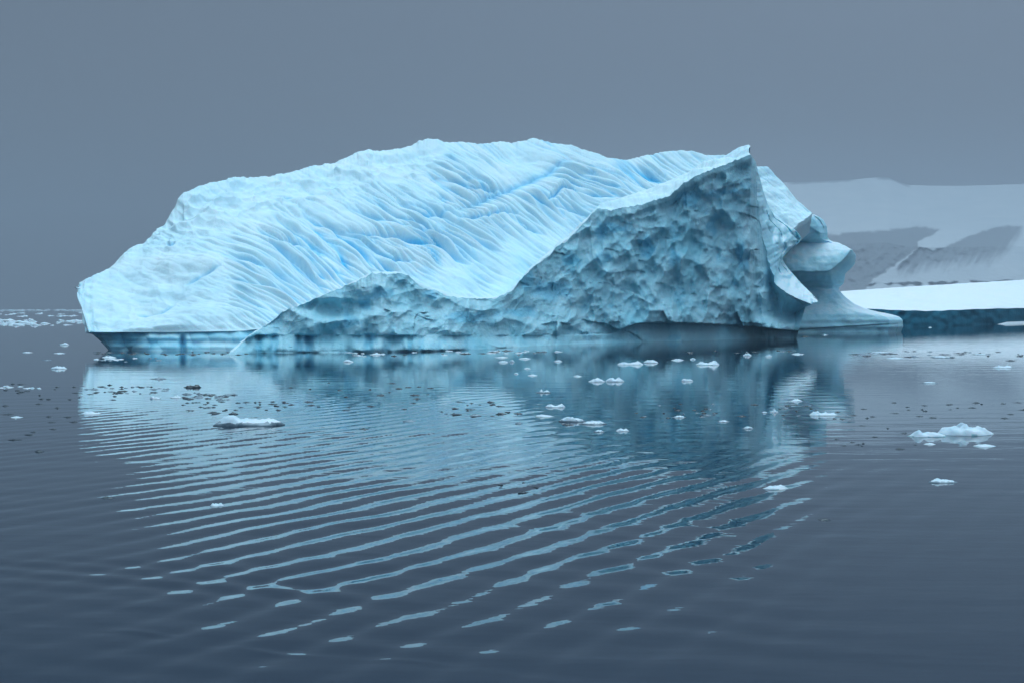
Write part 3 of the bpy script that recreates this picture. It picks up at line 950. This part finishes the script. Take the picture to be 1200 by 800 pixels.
def make_flat():
    nc, nr = 460, 60
    px = np.linspace(905, 1420, nc)
    edge = cv([(905, 362), (985, 363), (1020, 362), (1060, 364), (1100, 364.5), (1140, 362.5), (1200, 361), (1420, 357)])(px)
    edge = edge + 0.7 * noise(xyz0(px / 14, px * 0), 5)
    base = cv([(905, 384.5), (1060, 383.5), (1130, 381.5), (1200, 379), (1420, 373)])(px)
    back = cv([(905, 344), (985, 341.5), (1050, 337), (1100, 334), (1200, 328), (1300, 325), (1420, 326)])(px)
    back = back + 0.35 * noise(xyz0(px / 9, px * 0), 6)
    D0 = yw(base)
    v = np.linspace(0, 1, 40)[:, None]
    PX = np.broadcast_to(px, (40, nc))
    PY = base + 1.0 + (edge - base - 1.0) * v
    w = xyz0(PX, PY)
    D = D0 + 1.0 * v + 2.0 * (scallop(PX / 40, PY / 30, 81, 1, .6, .4) - .3) + 0.6 * noise(w / 8, 3) - 2.2 * smooth(.55, 1, v) * smooth(0, 1, noise(xyz0(PX / 25, PY * 0), 8))
    G = at(PX, PY, D)
    mesh_obj('ice_cliff', G.reshape(-1, 3), grid_faces(40, nc), M_TEAL, FLAT)
    # low white shelf at the waterline
    q = np.linspace(1168, 1260, 60); vv = np.linspace(0, 1, 5)[:, None]
    SPX = np.broadcast_to(q, (5, 60)); SPY = 380.2 - (q - 1168) * 0.03 - 2.6 * vv * np.clip((q - 1168) / 12, 0, 1)
    S = at(SPX, SPY, yw(np.interp(q, px, base)) - 1.6 + 1.4 * vv)
    mesh_obj('ice_shelf', S.reshape(-1, 3), grid_faces(5, 60), M_CLEANSNOW, FLAT)
    v = np.linspace(0, 1, nr)[:, None]
    PX = np.broadcast_to(px, (nr, nc))
    PY = edge + (back - edge) * v
    D = G[-1, :, 1] + 95 * v ** 1.3
    T = at(PX, PY, D)
    T[..., 2] += (0.35 * fbm(T / 9, 3, 85) + 0.8 * noise(T / 40, 87)) * smooth(0, .1, v) * smooth(1, .85, v)
    rows = [T]
    B = []
    for k in range(1, 9):
        P = T[-1].copy(); f = k / 8
        P[:, 1] += 60 * f; P[:, 2] = P[:, 2] * (1 - f * f) - f
        B.append(P)
    T = np.concatenate([T, np.array(B)], 0)
    mesh_obj('snow_top', T.reshape(-1, 3), grid_faces(*T.shape[:2]), M_CLEANSNOW, FLAT)


make_flat()

# ------------------------------------------------------------------ hills
def make_hills():
    nc, nr = 700, 230
    px = np.linspace(560, 1800, nc)
    top = cv([(560, 300), (700, 250), (800, 222), (920, 214), (940, 213.5), (975, 212), (1000, 210.5), (1030, 208), (1042, 208.5), (1052, 213), (1065, 217),
              (1090, 218), (1130, 218), (1165, 217), (1200, 216), (1300, 208), (1500, 215), (1800, 260)])(px)
    v = np.linspace(0, 1, nr)[:, None]
    PX = np.broadcast_to(px, (nr, nc)).copy()
    PY = 361 + (top - 361) * v
    D = 3000 + 1900 * np.interp(v, [0, .2, .5, .62, 1], [0, .10, .20, .45, 1.0]) + 0 * PX
    w = xyz0(PX, PY)
    # rock faces stand steeper than the snow about them; read from their outlines on the slope
    nz = 2.0 * fbm(w / 9, 4, 201)
    pyn = PY + nz
    t1 = cv([(880, 277), (975, 275), (1000, 273), (1040, 270), (1075, 265), (1098, 268), (1102, 270)])
    b1 = cv([(880, 345), (1012, 342), (1020, 330), (1050, 310), (1076, 291), (1076, 284), (1102, 270)])
    t2 = cv([(1050, 316), (1078, 290), (1092, 294), (1108, 290), (1130, 279), (1150, 271), (1175, 265), (1198, 265)])
    b2 = cv([(1050, 316), (1075, 312), (1120, 303), (1160, 300), (1180, 290), (1198, 266)])
    sm = lambda q, k=2.5: smooth(-k, k, q)
    r1 = sm(pyn - t1(PX), 2) * sm(b1(PX) - pyn, 1.5) * sm(1101 - PX) * sm(PX - 880)
    streak = 6 * noise(xyz0((PX + .6 * PY) / 4.5, PY / 30), 205) + 4 * noise(xyz0((PX + .6 * PY) / 11, PY / 30), 206)
    r2 = sm(pyn - t2(PX), 1.5) * smooth(16, -6, pyn - b2(PX) + streak) * sm(PX - 1052) * sm(1197 - PX)
    r3 = sm(pyn - 333 + 0.02 * (PX - 1020), 1.5) * smooth(-.15, .25, noise(xyz0(PX / 16, PY / 5), 207)) * sm(PX - 1000)
    rid = smooth(3.4, 1.2, PY - top + 1.2 * noise(w / 12, 208)) * np.maximum(sm(PX - 925, 5) * sm(1000 - PX, 8), sm(PX - 1028, 4) * sm(1066 - PX, 4)) * .8
    far = sm(PX - 1240) * smooth(.3, .45, noise(xyz0(PX / 60, PY / 25), 210)) * smooth(.75, .6, v)
    soft = np.clip(np.maximum.reduce([r1 * .85, r2 * .8, r3 * .9, rid, far]), 0, 1)
    rock = soft > 0.45
    D = D + soft * (30 + 15 * fbm(xyz0(PX / 7, PY / 9), 4, 211)) + (1 - soft) * 50 * fbm(w / 60, 3, 213) * v
    G = at(PX, PY, D)
    B = []
    for k in range(1, 7):
        P = G[-1].copy(); f = k / 6
        P[:, 1] += 700 * f; P[:, 2] = P[:, 2] * (1 - f ** 2)
        B.append(P)
    G2 = np.concatenate([G, np.array(B)], 0)
    F = grid_faces(*G2.shape[:2])
    fr = np.zeros((G2.shape[0] - 1, nc - 1), bool)
    fr[:nr - 1] = (rock[:-1, :-1].astype(int) + rock[1:, :-1] + rock[:-1, 1:] + rock[1:, 1:]) >= 2
    fr = fr.ravel()
    att = np.concatenate([soft, np.zeros((6, nc))], 0).ravel().astype(np.float32)
    hills = mesh_obj('snow_hills', G2.reshape(-1, 3), F[~fr], M_HILLSNOW)
    hills.data.attributes.new('bare_rock', 'FLOAT', 'POINT').data.foreach_set('value', att)
    tag(hills, 'hazy snow covered hills beyond the flat iceberg', kind='structure')
    FR = F[fr]
    used, inv = np.unique(FR, return_inverse=True)
    ro = mesh_obj('rock_face', G2.reshape(-1, 3)[used], inv.reshape(-1, 4), M_HILLSNOW, hills)
    ro.data.attributes.new('bare_rock', 'FLOAT', 'POINT').data.foreach_set('value', att[used].copy())


make_hills()

# ------------------------------------------------------------------ floating ice
def chunk_mesh(seed, wm, hm, dm, peaks, nseg=30, nring=9):
    """A floating piece: irregular outline, lumpy top with given peaks (x -1..1, height 0..1, width), wet foot under water."""
    r = np.linspace(0, 1, nring)[:, None]
    th = np.linspace(0, 2 * np.pi, nseg, endpoint=False)[None]
    out = 1 + 0.22 * noise(np.stack([np.cos(th) * 1.3 + seed * 3.1, np.sin(th) * 1.3, th * 0 + seed], -1), seed % 50)
    out = out / np.abs(out * np.cos(th)).max()
    R = r ** 0.8
    x = R * np.cos(th) * out; y = R * np.sin(th) * out
    z = np.zeros_like(x)
    for (cx, hh, wd) in peaks:
        z = np.maximum(z, hh * np.exp(-((x - cx) / wd) ** 2 - (y / 0.85) ** 2))
    n = fbm(np.stack([x * 3.4 + seed, y * 3.4, x * 0 + seed * 0.37], -1), 3, (seed * 3) % 60)
    z = (z * (1 + 0.55 * n) + 0.30 * (1 + 0.8 * n)) * (1 - R ** 7)
    z = z / max(z.max(), 1e-6)
    V = np.stack([x * wm / 2, y * dm / 2, z * hm], -1)
    skirt = V[-1:].copy(); skirt[..., 2] = -0.35 * hm - 0.02; skirt[..., :2] *= 0.9
    V[-1, :, 2] = 0.012 * wm * 0.3
    V = np.concatenate([V, skirt], 0)
    F = grid_faces(V.shape[0], nseg, wrap=True)
    return V.reshape(-1, 3), F


def bm_mesh(name, V, F, mat, mat2=None, frac=0):
    ob = mesh_obj(name, V, F, [mat] if mat2 is None else [mat, mat2])
    if mat2 is not None:
        z = V[F].mean(1)[:, 2]
        lim = V[:, 2].max() * frac
        ob.data.polygons.foreach_set('material_index', (z < lim).astype(np.int32))
    return ob


ONE = [(0.0, 1, .6)]
FLOES = [
    # px, water row, width px, height px, kind, peaks, label
    (68, 432, 21, 6, 'w', [(-.1, 1, .8), (.4, .8, .5)], 'rounded white floe alone on grey water left of the iceberg, the lower of two'),
    (75, 404, 13, 4.5, 'w', [(0.2, 1, .5)], 'small white floe on grey water just left of the iceberg foot'),
    (69, 414, 15, 1.6, 'w', ONE, 'thin flat white sliver between the two white floes left of the iceberg'),
    (32, 413, 14, 1.6, 'w', ONE, 'thin pale sliver of ice left of the flat sliver near the iceberg foot'),
    (55, 422, 14, 1.5, 'g', ONE, 'faint grey sliver of ice just above the rounded white floe at left'),
    (107, 485, 27, 5, 'w', [(-.2, 1, .7)], 'flat white floe at the left edge of the iceberg reflection'),
    (19, 489, 15, 2.5, 'w', ONE, 'thin pale floe near the left edge of the photo'),
    (289, 499, 88, 14, 'g2', [(-.45, 1, .38), (.1, .65, .4), (.65, .55, .35)], 'long low grey white floe, largest on the reflection of the snowy slope'),
    (185, 444, 20, 4, 'g', [(0.2, 1, .6)], 'low grey white floe under the left end of the iceberg'),
    (225, 454, 22, 6, 'd', [(.45, 1, .4), (-.3, .5, .5)], 'dark clear lump of ice with a raised right end below the snowy slope'),
    (182, 467, 13, 6, 'w', [(-.7, 1, .4), (.2, .4, .5)], 'small white floe with an upturned left tip'),
    (206, 466, 15, 6, 'w', [(.1, 1, .5)], 'small white peaked floe beside the one with the upturned tip'),
    (254, 593, 17, 6, 'w', [(-.4, 1, .6), (.5, .9, .6)], 'small white block of ice among the near ripples'),
    (250, 484, 18, 3.5, 'd', ONE, 'dark flat chip just above the largest low floe, left one of two'),
    (273, 485, 12, 4, 'd', ONE, 'dark lumpy chip just above the largest low floe, right one of two'),
    (127, 419, 20, 3.5, 'w', [(0, 1, .6)], 'flat white floe close under the dark overhang at the left foot'),
    (408, 424, 14, 5.5, 'w', [(-.1, 1, .5)], 'small white floe in front of the dark hollows of the low hump'),
    (440, 415.5, 16, 3, 'w', [(0.2, 1, .6)], 'white brash piece against the dark hollow of the low hump'),
    (588, 419, 18, 2.5, 'w', ONE, 'flat white floe close to the wall foot, upper one of a small cluster'),
    (590, 424.5, 13, 4, 'w', [(0, 1, .8)], 'square white floe in the cluster near the wall foot, left of a small cube'),
    (600, 424, 6.5, 5, 'w', [(0, 1, .9)], 'tiny white cube of ice in the cluster near the wall foot'),
    (615, 420.5, 15, 3, 'w', [(0, 1, .7)], 'low white floe right of the tiny cube near the wall foot'),
    (654, 423.5, 11, 3, 'w', ONE, 'short white floe at the right end of the cluster near the wall foot'),
    (618, 432, 9, 3, 'w', ONE, 'small white floe below the cluster near the wall foot'),
    (605, 438, 6, 3, 'w', ONE, 'tiny white floe, left one of two under the wall cluster'),
    (624, 440, 13, 2.8, 'w', ONE, 'flat white floe, right one of two under the wall cluster'),
    (677, 441, 11, 3, 'w', ONE, 'small white floe left of the paired white floes under the wall'),
    (637, 460, 20, 7, 'g2', [(-.25, 1, .16), (.4, .45, .5)], 'grey white floe with a thin upright horn'),
    (651, 477, 25, 7, 'w', [(-.55, .75, .4), (.55, 1, .35)], 'white floe shaped like a saddle below the horned floe'),
    (638, 488, 24, 4.5, 'w', [(-.2, 1, .7)], 'flat white floe left of the wide grey white pair'),
    (670, 494, 34, 7, 'g2', [(-.1, 1, .6)], 'wide grey white floe in the middle of the water, upper of an overlapping pair'),
    (694, 497, 36, 5, 'g2', [(.2, 1, .6)], 'grey white floe with dark wet edge, right of the widest mid water floe'),
    (665, 497.5, 16, 3, 'd', ONE, 'dark wet slab touching the near side of the wide grey white floe'),
    (702, 506, 14, 5, 'g2', [(0, 1, .6)], 'rounded grey floe left of a bright white floe in mid water'),
    (730, 505, 17, 5.5, 'w', [(-.3, 1, .4), (.4, .8, .4)], 'bright white floe right of the rounded grey floe in mid water'),
    (699, 447, 21, 8, 'w', [(.1, 1, .55)], 'white peaked floe, left of a touching pair in the dark wall reflection'),
    (721, 447, 24, 8.5, 'w', [(-.35, 1, .4), (.35, .8, .5)], 'white lumpy floe, right of a touching pair in the dark wall reflection'),
    (738, 427, 32, 5, 'w', [(-.5, .7, .4), (.55, 1, .45)], 'long low white floe with dark lower edge under the wall'),
    (763, 425, 20, 6, 'w', [(0, 1, .7)], 'white domed floe touching the right end of the long low one under the wall'),
    (794, 422, 17, 2.8, 'w', [(0, 1, .6)], 'low white floe left of the broad bright floe under the wall'),
    (812, 421, 8, 3.2, 'w', ONE, 'small white floe touching the left side of the broad bright floe'),
    (830, 427.5, 29, 8.5, 'w', [(-.5, .7, .5), (.5, 1, .5)], 'broad bright white floe under the right part of the wall'),
    (876, 416.5, 11, 5, 'w', [(0, 1, .6)], 'small white floe under the prow, left one of two'),
    (901, 417.5, 9, 4, 'w', [(0, 1, .6)], 'small white floe under the prow, right one of two'),
    (935, 415, 17, 2.6, 'w', ONE, 'flat white strip of ice in front of the pillar foot'),
    (805, 446.5, 15, 6, 'w', [(-.4, 1, .4), (.4, .6, .5)], 'white floe with two bumps alone in the dark wall reflection'),
    (933, 470, 17, 5, 'w', [(.1, 1, .5)], 'white floe with dark rim above the small sharp fin of ice'),
    (907, 483, 11, 8.5, 'w', [(.1, 1, .35)], 'small sharp white fin of ice standing on the water'),
    (896, 483.5, 9, 3, 'g2', ONE, 'small grey piece beside the sharp white fin of ice'),
    (966, 486.5, 34, 6, 'w', [(-.6, 1, .4), (.1, .7, .3), (.6, .35, .4)], 'ragged white floe trailing to the right of the sharp fin'),
    (848, 494, 15, 3.5, 'g2', ONE, 'grey floe in the dark wall reflection left of the fin, upper one of two'),
    (876, 502, 14, 4.5, 'g2', [(.2, 1, .6)], 'grey floe in the dark wall reflection left of the fin, lower one of two'),
    (796, 489, 19, 4, 'g2', [(0, 1, .5)], 'low grey floe with thin dark tail in the wall reflection'),
    (910, 573, 32, 6, 'w', [(.2, 1, .5), (-.4, .5, .4)], 'white floe with dark tail at the lower right tip of the reflection'),
    (1131, 510, 74, 16.5, 'w', [(-.05, 1, .34), (-.5, .55, .3), (.45, .6, .4)], 'tall white peaked floe, largest on open water at right'),
    (1087, 511.5, 48, 9, 'w', [(-.45, 1, .22), (.15, .55, .5)], 'low white floe with a knob at its left end, beside the tall peaked floe'),
    (1154, 523, 28, 5, 'w', [(0, 1, .6)], 'low white floe below the tall peaked floe, larger of two'),
    (1090, 520.5, 15, 3.5, 'w', [(0, 1, .6)], 'small white floe below the tall peaked floe, smaller of two'),
    (1105, 565.5, 37, 5.5, 'g2', [(-.3, 1, .5), (.3, .8, .5)], 'low floe with dark rim alone on near grey water at right'),
    (966, 609.5, 17, 3.5, 'd', [(0, 1, .6)], 'small dark floe alone on near grey water, lower one of two at right'),
    (1176, 431, 24, 5, 'w', [(-.3, .7, .6), (.5, 1, .4)], 'white floe near the right edge of the photo'),
    (1090, 449, 21, 3, 'g2', ONE, 'flat grey floe with dark right end on pale water at right'),
    (1185, 422.5, 14, 1.8, 'd', ONE, 'thin dark floe above the white floe near the right edge'),
    (1049, 420, 23, 2.6, 'w', ONE, 'white floe, longest in the brash line before the flat iceberg'),
    (1104, 419, 30, 3, 'g2', ONE, 'broad grey floe at the right of the brash line before the flat iceberg'),
    (1032, 413.5, 30, 2, 'g2', ONE, 'thin grey floe at the top of the brash line before the flat iceberg'),
    (1149, 415.3, 22, 1.8, 'g2', ONE, 'thin grey floe right of the brash line, nearest the photo edge'),
    (944, 394.5, 12, 1.8, 'd', ONE, 'dark sliver touching the pillar foot, left one of two'),
    (967, 392.8, 9, 1.8, 'g2', ONE, 'pale sliver touching the pillar foot, right one of two'),
    (1090, 384, 5, 1.6, 'w', ONE, 'tiny white floe under the dark teal side of the flat iceberg'),
    (46, 529, 13, 4, 'd', [(-.2, 1, .5)], 'dark lump of ice with a pale tip on near grey water at left'),
    (126, 584, 19, 4, 'd', [(0, 1, .7)], 'dark rounded lump of ice left of the near ripples'),
    (1207 - 600, 484.5, 12, 2.5, 'd', ONE, 'dark chip at the right end of the dark chain in mid water'),
    (588, 485.3, 15, 4, 'd', [(-.2, 1, .6)], 'dark slab of ice with pale top in the chain in mid water'),
    (557, 487, 15, 4, 'g', [(0, 1, .6)], 'grey slab of ice left of the dark slab in the mid water chain'),
    (608, 496, 9, 3.5, 'g', ONE, 'small grey chip right below the dark slab in the mid water chain'),
    (613, 577, 13, 2.6, 'd', ONE, 'dark chip where the mid water ripples begin, left one of two'),
    (627, 579.5, 9, 2.2, 'd', ONE, 'dark chip where the mid water ripples begin, right one of two'),
    (426, 503, 14, 2.8, 'd', ONE, 'dark chip of ice below the rightmost scatter of the slope reflection'),
    (480, 493.5, 17, 3, 'g', ONE, 'grey chip of ice right of the large low floe'),
]


def floe(i, px, py, wpx, hpx, kind, peaks, label=None, cat='ice floe', group=None, seg=30, ring=9):
    D = float(yw(py))
    s = D / FPX
    wm, hm = wpx * s, hpx * s * (0.85 if wpx > 30 else 0.6)
    dm = wm * (0.55 if wpx > 30 else 0.7)
    V, F = chunk_mesh(i + 11, wm, hm, dm, peaks, seg, ring)
    name = {'w': 'ice_floe', 'g': 'grey_ice', 'g2': 'ice_floe', 'd': 'clear_ice'}[kind]
    if wpx >= 28 and kind in ('w', 'g2'):        # large floes: dry snowy top and wet ice foot
        cut = V[F].mean(1)[:, 2] < V[:, 2].max() * (0.10 if kind == 'w' else 0.34)

        def sub(sel, nm, mat, par=None):
            us, inv = np.unique(F[sel], return_inverse=True)
            return mesh_obj(nm, V[us], inv.reshape(-1, 4), mat, par)
        ob = sub(~cut, name, M_FLOE)
        sub(cut, 'wet_foot', M_BLUE if kind == 'w' else M_GREYICE, ob)
    elif kind == 'w':
        ob = bm_mesh(name, V, F, M_FLOE, M_GREYICE, 0.06)
    elif kind == 'g2':
        ob = bm_mesh(name, V, F, M_FLOE, M_GREYICE, 0.35)
    elif kind == 'g':
        ob = bm_mesh(name, V, F, M_GREYICE)
    else:
        ob = bm_mesh(name, V, F, M_CLEAR, M_CLEAR, 0)
    p = at(px, py, D + dm * 0.25)
    ob.location = (p[0], D + dm * 0.35, 0.0)
    return tag(ob, label, cat, group)


for i, f in enumerate(FLOES):
    floe(i, *f)

# small chips: scattered bands, nothing tells one chip of a band from the next
random.seed(5)
PROTO = {}


def chip(px, py, wpx, hpx, kind, label, group, cat):
    D = float(yw(py)); s = D / FPX
    k = (kind, random.randrange(6))
    if k not in PROTO:
        V, F = chunk_mesh(200 + k[1] * 7 + ord(kind[0]), 1.0, 0.25, 0.7, [(random.uniform(-.4, .4), 1, .5), (random.uniform(-.7, .7), .6, .3)], 12, 5)
        PROTO[k] = bm_mesh({'w': 'brash_ice', 'd': 'ice_chip', 'g': 'ice_chip'}[kind], V, F, {'w': M_FLOE, 'd': M_CLEAR, 'g': M_GREYICE}[kind])
        o = PROTO[k]
    else:
        o = PROTO[k].copy()
        COL.objects.link(o)
    p = at(px, py, D)
    o.location = (p[0], D, 0)
    wpx *= 1.35
    o.scale = (wpx * s, wpx * s * random.uniform(.7, 1.1), 0.7 * hpx * s / 0.25)
    o.rotation_euler = (0, 0, random.uniform(-.5, .5) + (math.pi if random.random() < .5 else 0))
    tag(o, label, cat, group)


def band(n, x0, x1, y0, y1, kinds, wr, hr, label, group, cat, slope=0.0, lines=0):
    for _ in range(n):
        x = random.uniform(x0, x1)
        y = random.uniform(y0, y1)
        if lines:
            y = y0 + (y1 - y0) * (random.randrange(lines) + random.gauss(.5, .12)) / lines
        y += slope * (x - x0)
        chip(x, y, random.uniform(*wr) * random.choice((.6, 1, 1)), random.uniform(*hr), random.choice(kinds), label, group, cat)


band(55, -25, 100, 374, 381.5, 'w', (5, 13), (1.2, 3.6), 'white lump of brash ice in the far band left of the iceberg', 'brash ice in the far left band', 'brash ice')
band(26, -25, 98, 366.5, 371, 'w', (4, 9), (.8, 1.6), 'tiny far white brash ice near the horizon at left', 'brash ice near the left horizon', 'brash ice')
band(14, -10, 48, 452, 455.5, 'w', (4, 9), (1, 2), 'small pale brash piece in a short line at the left edge', 'pale brash line at the left edge', 'brash ice')
band(26, 5, 150, 449, 470, 'd', (4, 9), (1, 2), 'small dark chip of ice scattered on grey water left of the reflection', 'dark chips left of the reflection', 'ice chip')
band(34, 100, 200, 451, 462, 'dg', (4, 9), (1, 2), 'small dark chip of ice at the left corner of the reflection', 'dark chips at the left corner of the reflection', 'ice chip')
band(36, 215, 275, 460, 469, 'dg', (5, 12), (1.2, 2.5), 'small grey and dark chip clustered on the slope reflection', 'chips clustered on the slope reflection', 'ice chip')
band(30, 215, 345, 470, 481, 'd', (3, 9), (1, 1.8), 'small dark chip scattered above the large low floe', 'dark chips above the large low floe', 'ice chip')
band(30, 290, 505, 448, 482, 'd', (4, 11), (1, 2), 'small dark chip of ice on the blue reflection of the low hump', 'dark chips on the hump reflection', 'ice chip')
band(34, 110, 290, 412.5, 416, 'd', (4, 11), (.8, 1.5), 'small dark chip floating along the foot of the snowy slope', 'dark chips along the slope foot', 'ice chip')
band(14, 110, 200, 419, 424, 'wg', (4, 10), (1, 1.8), 'small pale chip below the left foot of the iceberg', 'pale chips below the left foot', 'brash ice')
band(40, 395, 660, 412.5, 418, 'gdw', (4, 12), (1, 2), 'small grey chip in the brash line along the wall foot', 'brash line along the wall foot', 'brash ice', slope=-0.010)
band(20, 495, 605, 470, 490, 'd', (4, 12), (1, 2), 'small dark chip in the chain across mid water', 'dark chain across mid water', 'ice chip')
band(26, 735, 895, 473, 490, 'dg', (4, 10), (1, 2), 'small dark chip in the reflection of the chipped wall', 'dark chips in the wall reflection', 'ice chip')
band(24, 905, 1000, 474, 492, 'dg', (3, 8), (1, 1.8), 'small dark chip around the sharp fin of ice', 'dark chips around the fin', 'ice chip')
band(26, 1000, 1120, 411.5, 419, 'dg', (4, 12), (.9, 1.6), 'small dark chip in the brash line before the flat iceberg', 'brash line before the flat iceberg', 'ice chip')
band(14, 1120, 1205, 412, 418, 'dg', (4, 10), (.9, 1.5), 'small dark chip right of the brash line near the photo edge', 'chips right of the brash line', 'ice chip')
band(24, 1010, 1200, 468, 490, 'd', (4, 11), (1, 2), 'small dark chip on open grey water above the tall peaked floe', 'dark chips above the tall peaked floe', 'ice chip')
band(14, 980, 1075, 495, 530, 'd', (4, 9), (1, 2), 'small dark chip on open grey water left of the tall peaked floe', 'dark chips left of the tall peaked floe', 'ice chip')
band(12, 5, 90, 473, 515, 'd', (6, 14), (1.4, 2.2), 'dark flat chip of ice on near grey water at the left edge', 'dark chips on near water at left', 'ice chip')
band(10, 800, 935, 410, 414, 'dg', (4, 8), (1, 1.6), 'small dark chip under the wall near the prow', 'chips under the prow', 'ice chip')
band(10, 570, 640, 564, 572, 'd', (4, 9), (1, 1.6), 'thin dark chip above the ripples in mid water', 'thin chips above the ripples', 'ice chip')


def far_brash():
    Vs, Fs, n = [], [], 0
    rs = np.random.RandomState(3)
    for k in range(260):
        y = rs.uniform(363.2, 364.6); x = rs.uniform(-400, 105)
        D = float(yw(y)); s = D / FPX
        V, F = chunk_mesh(400 + k % 17, rs.uniform(5, 16) * s, rs.uniform(.5, 1.2) * s, 6 * s, ONE, 8, 3)
        p = at(x, y, D)
        V = V + np.array([p[0], D, 0]); Vs.append(V); Fs.append(F + n); n += len(V)
    o = mesh_obj('far_brash_ice', np.concatenate(Vs), np.concatenate(Fs), M_FLOE)
    tag(o, 'thin pale line of brash ice along the horizon at left', 'brash ice', kind='stuff')


far_brash()

# ------------------------------------------------------------------ haze
def make_haze(density=0.00034, hx=7200.0, ztop=520.0):
    V = np.array([(x, y, z) for x in (-hx, hx) for y in (-hx, hx) for z in (-1.5, ztop)], float)
    F = np.array([(0, 1, 3, 2), (4, 6, 7, 5), (0, 4, 5, 1), (2, 3, 7, 6), (0, 2, 6, 4), (1, 5, 7, 3)])
    m = bpy.data.materials.new('haze_air')
    m.use_nodes = True
    t = m.node_tree
    t.nodes.clear()
    o = t.nodes.new('ShaderNodeOutputMaterial')
    v = t.nodes.new('ShaderNodeVolumePrincipled')
    v.inputs['Color'].default_value = (0.52, 0.56, 0.62, 1)
    v.inputs['Density'].default_value = density
    v.inputs['Anisotropy'].default_value = 0.0
    t.links.new(v.outputs[0], o.inputs['Volume'])
    ob = mesh_obj('haze', V, F, m, smooth_shade=False)
    tag(ob, 'grey snowy haze over the sea and hills', kind='stuff')


make_haze()
